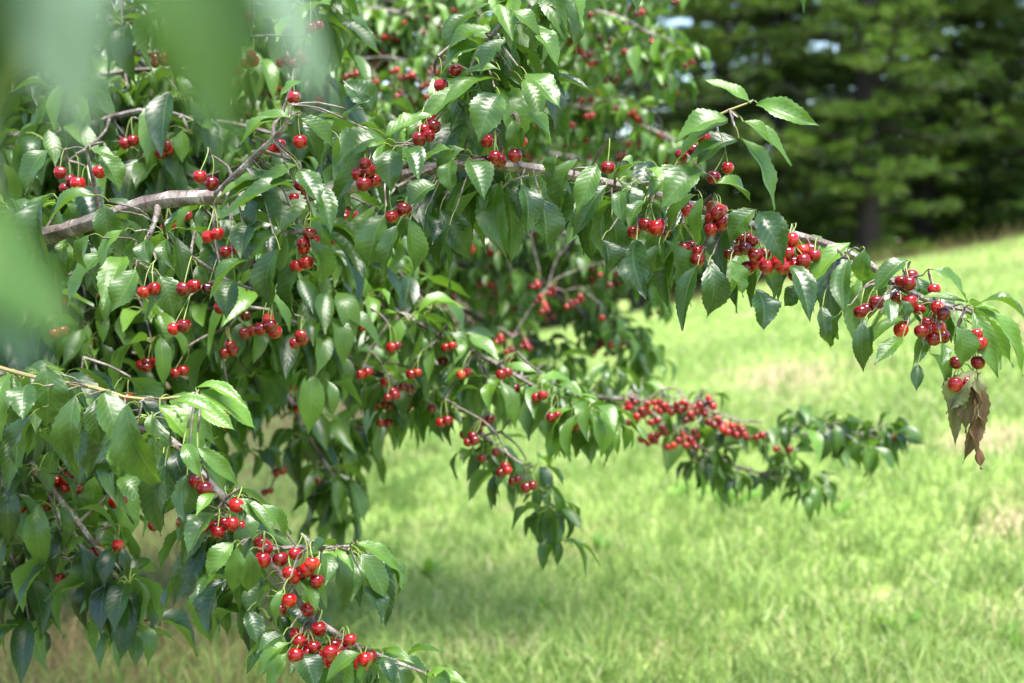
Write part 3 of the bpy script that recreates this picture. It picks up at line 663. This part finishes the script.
for px, py, y in ((330, 60, 3.4), (250, 70, 3.3), (60, 60, 3.3), (330, 230, 3.0), (240, 200, 2.9), (200, 310, 2.9), (100, 310, 2.9), (290, 300, 3.0), (20, 300, 2.8), (330, 150, 3.2), (30, 100, 3.6), (150, 380, 3.0), (250, 400, 3.6), (100, 460, 3.1), (0, 470, 3.2), (200, 440, 3.5), (380, 250, 3.3), (60, 420, 2.6), (150, 60, 3.6), (290, 30, 3.6), (340, 110, 3.6), (220, 130, 3.4), (110, 20, 3.8), (330, 180, 3.4), (170, 260, 3.2), (260, 340, 3.4)):
    sy = rng.uniform(150, 380); k1 = rng.uniform(.35, .55)
    T1.branch([(TX, sy, 4.2, .03), (TX + (px - TX) * k1, sy + (py - sy) * k1 - rng.uniform(40, 110), 4.2 + (y - 4.2) * k1, .018), (TX + (px - TX) * .8, sy + (py - sy) * .8 - rng.uniform(20, 60), y + .1, .008), (px, py, y, .0022)],
              every=.065, twig=(.05, .24), start=1.3, kmin=6, kmax=9, size=.10, tone=rng.uniform(.2, .6), fruit=.45)
T1.hang_px([(352,299,2),(345,298),(381,310),(346,351),(425,358),(443,361),(339,353),(410,388),(487,380),(515,388),(432,408),(496,452),(482,458),(516,479,2),(488,419,2),(300,400),(298,408),(310,412),(385,382),(401,386,2),(488,420,2)], 3.15, jitter=8)
T1.hang_px([(627,407,3),(641,414,3),(652,402,2),(664,409,3),(681,402,2),(690,418,3),(708,402,4),(718,423,5),(732,430,6),(742,434,4),(690,443,4),(672,445,2),(645,437,2),(760,435,2),(655,420,2),(698,405,3),(633,420,2),(683,438,3)], 3.93, jitter=10, spurdy=22)
T1.hang_px([(632,402,3),(646,412,3),(660,406,3),(676,410,3),(700,410,4),(714,418,4),(726,428,5),(738,432,4),(652,440,3),(662,432,3),(694,436,3),(686,408,3)], 4.0, jitter=11, spurdy=22)
T1.hang_px([(205,18,3),(213,26,2),(220,16,2),(230,62,3),(233,70,2),(160,60,2),(190,250,1),(285,60,2)], 2.95, tone=.5)
T1.hang_px([(300,403),(280,470,2),(268,490,2),(318,480,1),(262,410,2),(240,380,2),(210,380,3),(180,370,2)], 3.7)

ros_px(T1, fF, [(10, 470), (30, 490), (50, 510), (70, 530), (90, 550), (110, 575), (0, 520), (25, 545), (45, 560), (75, 500), (100, 520), (5, 500), (60, 470), (120, 590), (20, 575)], 2.7, tone=.2, lod='mid', size=.10, dY=.3)
T1.hang_px([(12,480),(20,508),(35,508),(70,485,3),(62,478,2),(95,550,2),(70,580),(60,578),(122,500),(154,525),(118,545),(78,488),(90,378),(128,398)], 2.6, spurdy=24)

T1.hang_px([(70,185,3),(86,190,2),(60,172)], 2.6)
T1.hang_px([(165,150,3),(245,15,2),(250,60,3),(300,60,3),(315,25,2),(130,140,2),(185,215,2),(60,300,2),(105,290,2),(170,225,2),(330,240,3),(350,215,2),(250,330,2),(230,350,3),(60,330,2),(180,370,2),(300,340,3),(225,410,2)], 2.75, tone=.5)
T1.hang_px([(365,325,2),(395,345,2),(415,372,2),(450,345,2),(465,372,2),(505,372,2),(540,395,2),(365,372,2),(392,395,3),(445,420,2),(472,440,3),(505,470,3),(530,485,2),(555,415,2),(575,425,2)], 3.0, jitter=8)
# close, out of focus leaves of a branch beside the lens
N_, fN = T1.branch([(TX, 100, 4.2, .03), (-700, -500, 2.0, .016), (-500, -420, .8, .006), (-150, -330, .5, .004), (120, -260, .42, .003), (300, -230, .42, .002)], fill=False, end_ros=False, label='twig right beside the lens carrying the strongly blurred leaves')
def near_leaf(b, t, wd, y, tone, nrmv, lab, flip=False):
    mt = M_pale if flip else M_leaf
    a = Acc(); P = at(*b, y); T = at(*t, y); nn = np.array([nrmv]) * (-1 if flip else 1)
    leaves(a, P[None], T[None], np.array([wd * y / F]), nrm(nn.astype(float)), [.06 * (-1 if flip else 1)], .2, rows=16, cols=6, tone=np.array([tone]))
    sp = N_sp; q = sp[int(np.argmin(np.linalg.norm(sp - P, axis=1)))]
    stalks(a, q[None], P[None], .0015, .0012, np.array([[0, 0, .004]]))
    ob = a.build('leaf', [mt, M_stalk], N_, P); ob['label'] = lab
N_sp = T1.lines[-1][1]
near_leaf((-90, -220), (0, 190), 170, .30, .0, (-.2, -1, .5), 'blurred dark green leaf at the left edge')
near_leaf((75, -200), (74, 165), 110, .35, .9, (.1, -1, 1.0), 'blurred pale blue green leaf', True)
near_leaf((110, -200), (240, 165), 130, .38, .4, (.1, -1, .25), 'blurred mid green leaf')
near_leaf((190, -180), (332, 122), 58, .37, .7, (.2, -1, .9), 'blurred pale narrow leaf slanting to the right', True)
near_leaf((-130, 165), (82, 350), 120, .43, .45, (.2, -1, .7), 'blurred green leaf at the left edge lower down')
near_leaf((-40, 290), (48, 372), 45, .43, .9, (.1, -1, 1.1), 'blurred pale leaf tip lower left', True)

# upper crown above the frame
for k in range(6):
    b = T1.loc; e = np.array([rng.uniform(-2.9, -1.0), rng.uniform(4.3, 6.4), rng.uniform(2.75, 3.4)])
    T1.branch(np.array([[*(b + [.05, 0, 1.6]), .04], [*((b + [0, 0, 1.6]) * .5 + e * .5 + [0, 0, .35]), .02], [*e, .004]]), lod='far', every=.06, twig=(.1, .35), start=.4, tone=.35, size=.12)

# ================================================================== the second cherry tree behind
T2 = Tree('cherry_tree', (-3.4, 6.9, float(tz(-3.4, 6.9))), 'second cherry tree further back, blurred, with red fruit all over')
trunk(T2, 2.4, .13)
H = [[(300, 120, 5.4), (430, 66, 4.9), (520, 30, 4.8), (575, 12, 4.8), (625, 20, 4.8), (668, 48, 4.8)],
     [(300, 160, 5.6), (420, 130, 5.3), (530, 105, 5.2), (590, 110, 5.2), (640, 125, 5.2), (676, 142, 5.2)],
     [(300, 60, 5.4), (400, 20, 5.2), (480, -10, 5.2), (560, 20, 5.0), (590, 60, 5.0)],
     [(300, 240, 5.5), (430, 240, 5.2), (540, 232, 5.1), (610, 240, 5.0), (655, 248, 5.0)],
     [(300, 240, 5.6), (420, 255, 5.4), (520, 282, 5.2), (580, 310, 5.2), (640, 352, 5.2)],
     [(250, 200, 5.6), (400, 190, 5.4), (500, 200, 5.3), (560, 240, 5.2), (590, 290, 5.2), (600, 320, 5.2)],
     [(250, 150, 5.6), (330, 75, 5.2), (380, 78, 5.0), (430, 80, 5.0), (470, 100, 5.0)],
     [(250, 100, 5.7), (350, 50, 5.4), (430, 40, 5.3), (490, 60, 5.3), (530, 80, 5.3)],
     [(250, 250, 5.7), (350, 280, 5.5), (440, 300, 5.4), (500, 330, 5.3), (545, 345, 5.3)],
     [(200, 150, 6), (300, 90, 6), (400, 110, 6), (480, 160, 5.9), (560, 170, 5.8), (620, 185, 5.8)],
     [(250, 100, 6), (380, 0, 6), (480, -30, 6), (560, -20, 5.8), (620, -10, 5.6), (650, 0, 5.6)],
     [(200, 280, 6), (300, 330, 5.9), (380, 350, 5.8), (420, 370, 5.8)],
     [(200, 200, 6), (300, 200, 6), (400, 220, 6), (470, 260, 6), (520, 300, 6)],
     [(200, 60, 5.6), (300, 20, 5.4), (380, 10, 5.2), (450, 30, 5.2), (500, 60, 5.2)], [(200, 20, 5.8), (320, -20, 5.6), (420, -20, 5.5), (520, -5, 5.4), (590, 30, 5.3)],
     [(250, 180, 6), (400, 150, 6), (520, 150, 5.9), (600, 165, 5.8), (650, 190, 5.8)]]
for h in H:
    sy = rng.uniform(150, 280); rows = [(-188, sy, 6.9, .04), (60, sy * .5 + h[0][1] * .4 - 20, 6.3, .026)]
    rows += [(a, b, c, .016 * (1 - i / (len(h) + .5)) + .002) for i, (a, b, c) in enumerate(h)]
    T2.branch(rows, every=.042, twig=(.04, .24), start=1.4, size=.088, tone=rng.uniform(.55, .95), fruit=.95, lod='mid', hang=.4)
for k in range(32):
    px = rng.uniform(-60, 520); py = rng.uniform(-60, 330) if px > 150 else rng.uniform(-60, 420); y = rng.uniform(5.6, 7.4)
    sy = rng.uniform(60, 330)
    T2.branch([(-188, sy, 6.9, .035), (-188 + (px + 188) * .5, (sy + py) / 2 - rng.uniform(30, 90), (6.9 + y) / 2, .018), (px, py, y, .003)], lod='far', every=.10, twig=(.08, .34), start=.7, tone=rng.uniform(.35, .65), fruit=.4)
T2.hang_px([(335,5,2),(340,10),(395,70,2),(410,75,3),(425,85,2),(355,73,2),(400,95,3),(545,20,2),(575,35,2),(588,55,3),(594,62,2),(655,40,2),(650,57,2),(616,108),(590,115,2),(660,135),(570,125,2),(540,300,4),(552,292,3),(570,305,3),(536,285,3),
            (520,225,3),(495,205,2),(510,350,3),(600,275),(610,285),(450,150,3),(430,95,2),(640,12,2),(350,75,2),(374,82,2),(470,250,3),(455,215,3),(545,310,3),(525,345,4),(500,340,3),(580,300,3),(602,318)], 4.75, jitter=10)
for k in range(4):
    th = rng.uniform(1.6, 4.7); r = rng.uniform(1, 2); b = T2.loc; e = b + np.array([math.cos(th) * r, math.sin(th) * r, rng.uniform(3, 4)])
    T2.branch(np.array([[*(b + [.05, 0, 1.8]), .04], [*((b + e) / 2 + [0, 0, .7]), .02], [*e, .004]]), lod='far', every=.13, twig=(.1, .35), start=.4, tone=.4, size=.12)

for tr in (T1, T2):
    for o, sp, fa in tr.lines:
        if fa.v: fa.build('foliage', [M_leaf, M_stalk, M_bark], o, parent_world(o)); fa.v = []
    tr.finish(100)

# ================================================================== pines on the crest
def pine_meshes(seed, Ht, spread):
    global rng
    keep = rng; rng = np.random.default_rng(seed)
    tr = Acc(); nd = Acc()
    pts = spline(np.array([[0, 0, -.4, .34], [.02, 0, .5, .27], [.1, .05, Ht * .5, .17], [.0, .1, Ht, .03]]), .4)
    tube(tr, pts[:, :3], pts[:, 3], 10, knob=.05)
    C, Dv, TN = [], [], []
    z = .5
    while z < Ht - .4:
        f = 1 - (z / Ht) ** 1.6; th = rng.uniform(0, 6.28)
        L = spread * (.55 + .6 * rng.uniform()) * (.25 + .8 * f); L *= (.55 if z < 1.8 else 1)
        d = np.array([math.cos(th), math.sin(th), 0]); up = rng.uniform(-.2, .35)
        b = np.array([0, 0, z]); e = b + d * L + np.array([0, 0, up * L]); m = b + d * L * .55 + np.array([0, 0, up * L * .3 - .10 * L])
        bw = spline(np.array([[*b, .05], [*m, .03], [*e, .008]]), .25); tube(tr, bw[:, :3], bw[:, 3], 5)
        s = nrm(np.cross(d, [0, 0, 1])); n = int(L * 6.5); btone = np.clip(rng.normal(.45, .3), 0, 1)
        for q in range(n):
            t = rng.uniform(.05, 1) ** .8; p = bw[min(int(t * (len(bw) - 1)), len(bw) - 1), :3]
            sl = rng.uniform(.15, 1.0) * (1.25 - t) * 1.3; sg = rng.choice([-1, 1])
            q_e = p + s * sg * sl + d * sl * .6 + np.array([0, 0, rng.uniform(-.05, .25) * sl])
            tube(tr, np.array([p, (p + q_e) / 2 + [0, 0, -.02], q_e]), [.012, .009, .005], 3)
            kk = max(2, int(sl / .11))
            for j in range(kk):
                C.append(p + (q_e - p) * ((j + 1) / kk)); Dv.append(nrm(q_e - p) + np.array([0, 0, .8])); TN.append(btone + rng.normal(0, .08))
        z += rng.choice([rng.uniform(.04, .10), rng.uniform(.10, .32)]) if z < 8.5 else rng.uniform(.3, .5)
    C = np.array(C); Dv = nrm(np.array(Dv)); K = 15; n = len(C) * K
    P = np.repeat(C, K, 0) + rng.normal(0, .02, (n, 3)); dd = nrm(np.repeat(Dv, K, 0) * .75 + rng.normal(0, .55, (n, 3)))
    T = P + dd * rng.uniform(.10, .19, (n, 1)); S = nrm(np.cross(dd, rng.normal(size=(n, 3)))) * .012
    V = np.stack([P - S, P + S, T + S * .4, T - S * .4], 1)
    q = np.arange(n * 4).reshape(n, 4)
    nd.add(V, q, np.zeros((n * 4, 2)), np.clip(np.repeat(np.repeat(np.array(TN), K) + rng.normal(0, .1, n), 4), 0, 1))
    rng = keep
    return tr, nd
variants = []
for sd, Ht, spd in ((5, 12, 3.0), (6, 13, 3.4), (7, 11, 2.7)):
    tr, nd = pine_meshes(sd, Ht, spd)
    r = empty('pine_tree'); a = tr.build('trunk', M_pinebark, r); b = nd.build('crown', M_needle, r, smooth=False); variants.append((r, a, b))
front = [(560, 33, 0, 'leftmost of the front pines, half hidden behind the cherry boughs'), (640, 31, 1, 'dark pine behind the upper end of the second cherry tree'), (715, 34, 2, 'shadowy pine behind the upright cherry shoot'),
         (782, 31.5, 0, 'pale yellow green pine just right of the upright cherry shoot'), (868, 30, 2, 'pine with a thick bare trunk above the middle of the crest'), (925, 33, 1, 'front pine with low sunlit boughs touching the crest of the slope'),
         (985, 33, 0, 'dark trunked pine near the right edge'), (1050, 30.5, 1, 'rightmost front pine with foliage hanging in at the edge')]
back = [(600, 43, 2, 'back row pine seen above the cherry boughs'), (690, 42, 0, 'back row pine left of the upright cherry shoot'), (760, 44, 1, 'back row pine between the pale pine and the shadowy pine'), (835, 41, 2, 'back row pine left of the thick bare trunk'),
        (905, 43, 0, 'back row pine right of the thick bare trunk'), (968, 41, 1, 'back row pine behind the dark trunk at the right'), (1035, 43, 2, 'back row pine at the right edge'), (520, 41, 1, 'back row pine hidden mostly by cherry leaves')]
back2 = [(540 + i * 62 + (i % 3) * 9, 52 + (i % 2) * 3, i % 3, 'one of the farthest row of pines, seen only through gaps of the nearer boughs') for i in range(9)]
used = set()
for px, Y, vi, lab in front + back + back2:
    r, a, b = variants[vi]
    if vi in used:
        r2 = r.copy(); scene.collection.objects.link(r2)
        for c in (a, b):
            c2_ = c.copy(); scene.collection.objects.link(c2_); c2_.parent = r2
        r = r2
    used.add(vi)
    X = (px - 512) / F * Y; r.location = (X, Y, float(tz(X, Y))); r.rotation_euler = (0, 0, rng.uniform(0, 6.28)); s = rng.uniform(.92, 1.12); r.scale = (s, s, s)
    tag(r, lab, 'pine', 'farthest row of pines' if lab.startswith('one of') else 'pines along the crest of the slope')

# ================================================================== broad-leaved weeds in the lawn
M_weed = simple('weed leaves', (.04, .11, .02), (.13, .28, .035), 30, .6, tw=.3, trans=(.2, .4, .03), spec=.3)
def weed(px, py, lab, size=.12, n=9, tone=.5):
    # walk the view ray down to the ground
    Y = 4.0
    while Y < 26 and at(px, py, Y)[2] > tz(at(px, py, Y)[0], Y): Y += .05
    c = at(px, py, Y); c[2] = tz(c[0], c[1])
    a = Acc(); th = rng.uniform(0, 6.28, n); el = rng.uniform(.5, 1.3, n); L = size * rng.uniform(.6, 1.3, n)
    P = c + np.stack([np.cos(th), np.sin(th), th * 0], -1) * .012
    d = np.stack([np.cos(th) * np.cos(el), np.sin(th) * np.cos(el), np.sin(el)], -1)
    leaves(a, P, P + d * L[:, None], L * .28, nrm(-d * 0 + np.stack([-np.cos(th) * np.sin(el), -np.sin(th) * np.sin(el), np.cos(el)], -1)), .12, .3, rows=8, cols=2, tone=np.clip(rng.normal(tone, .12, n), 0, 1))
    o = a.build('weed_plant', [M_weed], None, c); tag(o, lab, 'plant', 'broad-leaved weeds in the lawn')
weed(428, 588, 'dock weed with upright leaves right of the low cherry branch', .20, 10, .9)
weed(728, 515, 'tall bright weed clump below the tip of the blurred cherry branch', .22, 12, .9)
weed(678, 500, 'small weed clump in the lawn left of the tall bright clump', .13, 8, .8)
weed(600, 560, 'dark leaved weed in the middle of the lawn', .13, 8, .6)
weed(900, 640, 'weed with broad leaves near the lower edge right of centre', .14, 9, .6)
weed(1015, 655, 'small dark weed in the lower right corner', .10, 7, .6)
weed(545, 620, 'low weed with flat leaves near the lower edge of the lawn', .12, 8, .7)
weed(840, 520, 'weed clump on the slope below the drooping leaf spray', .12, 8, .8)
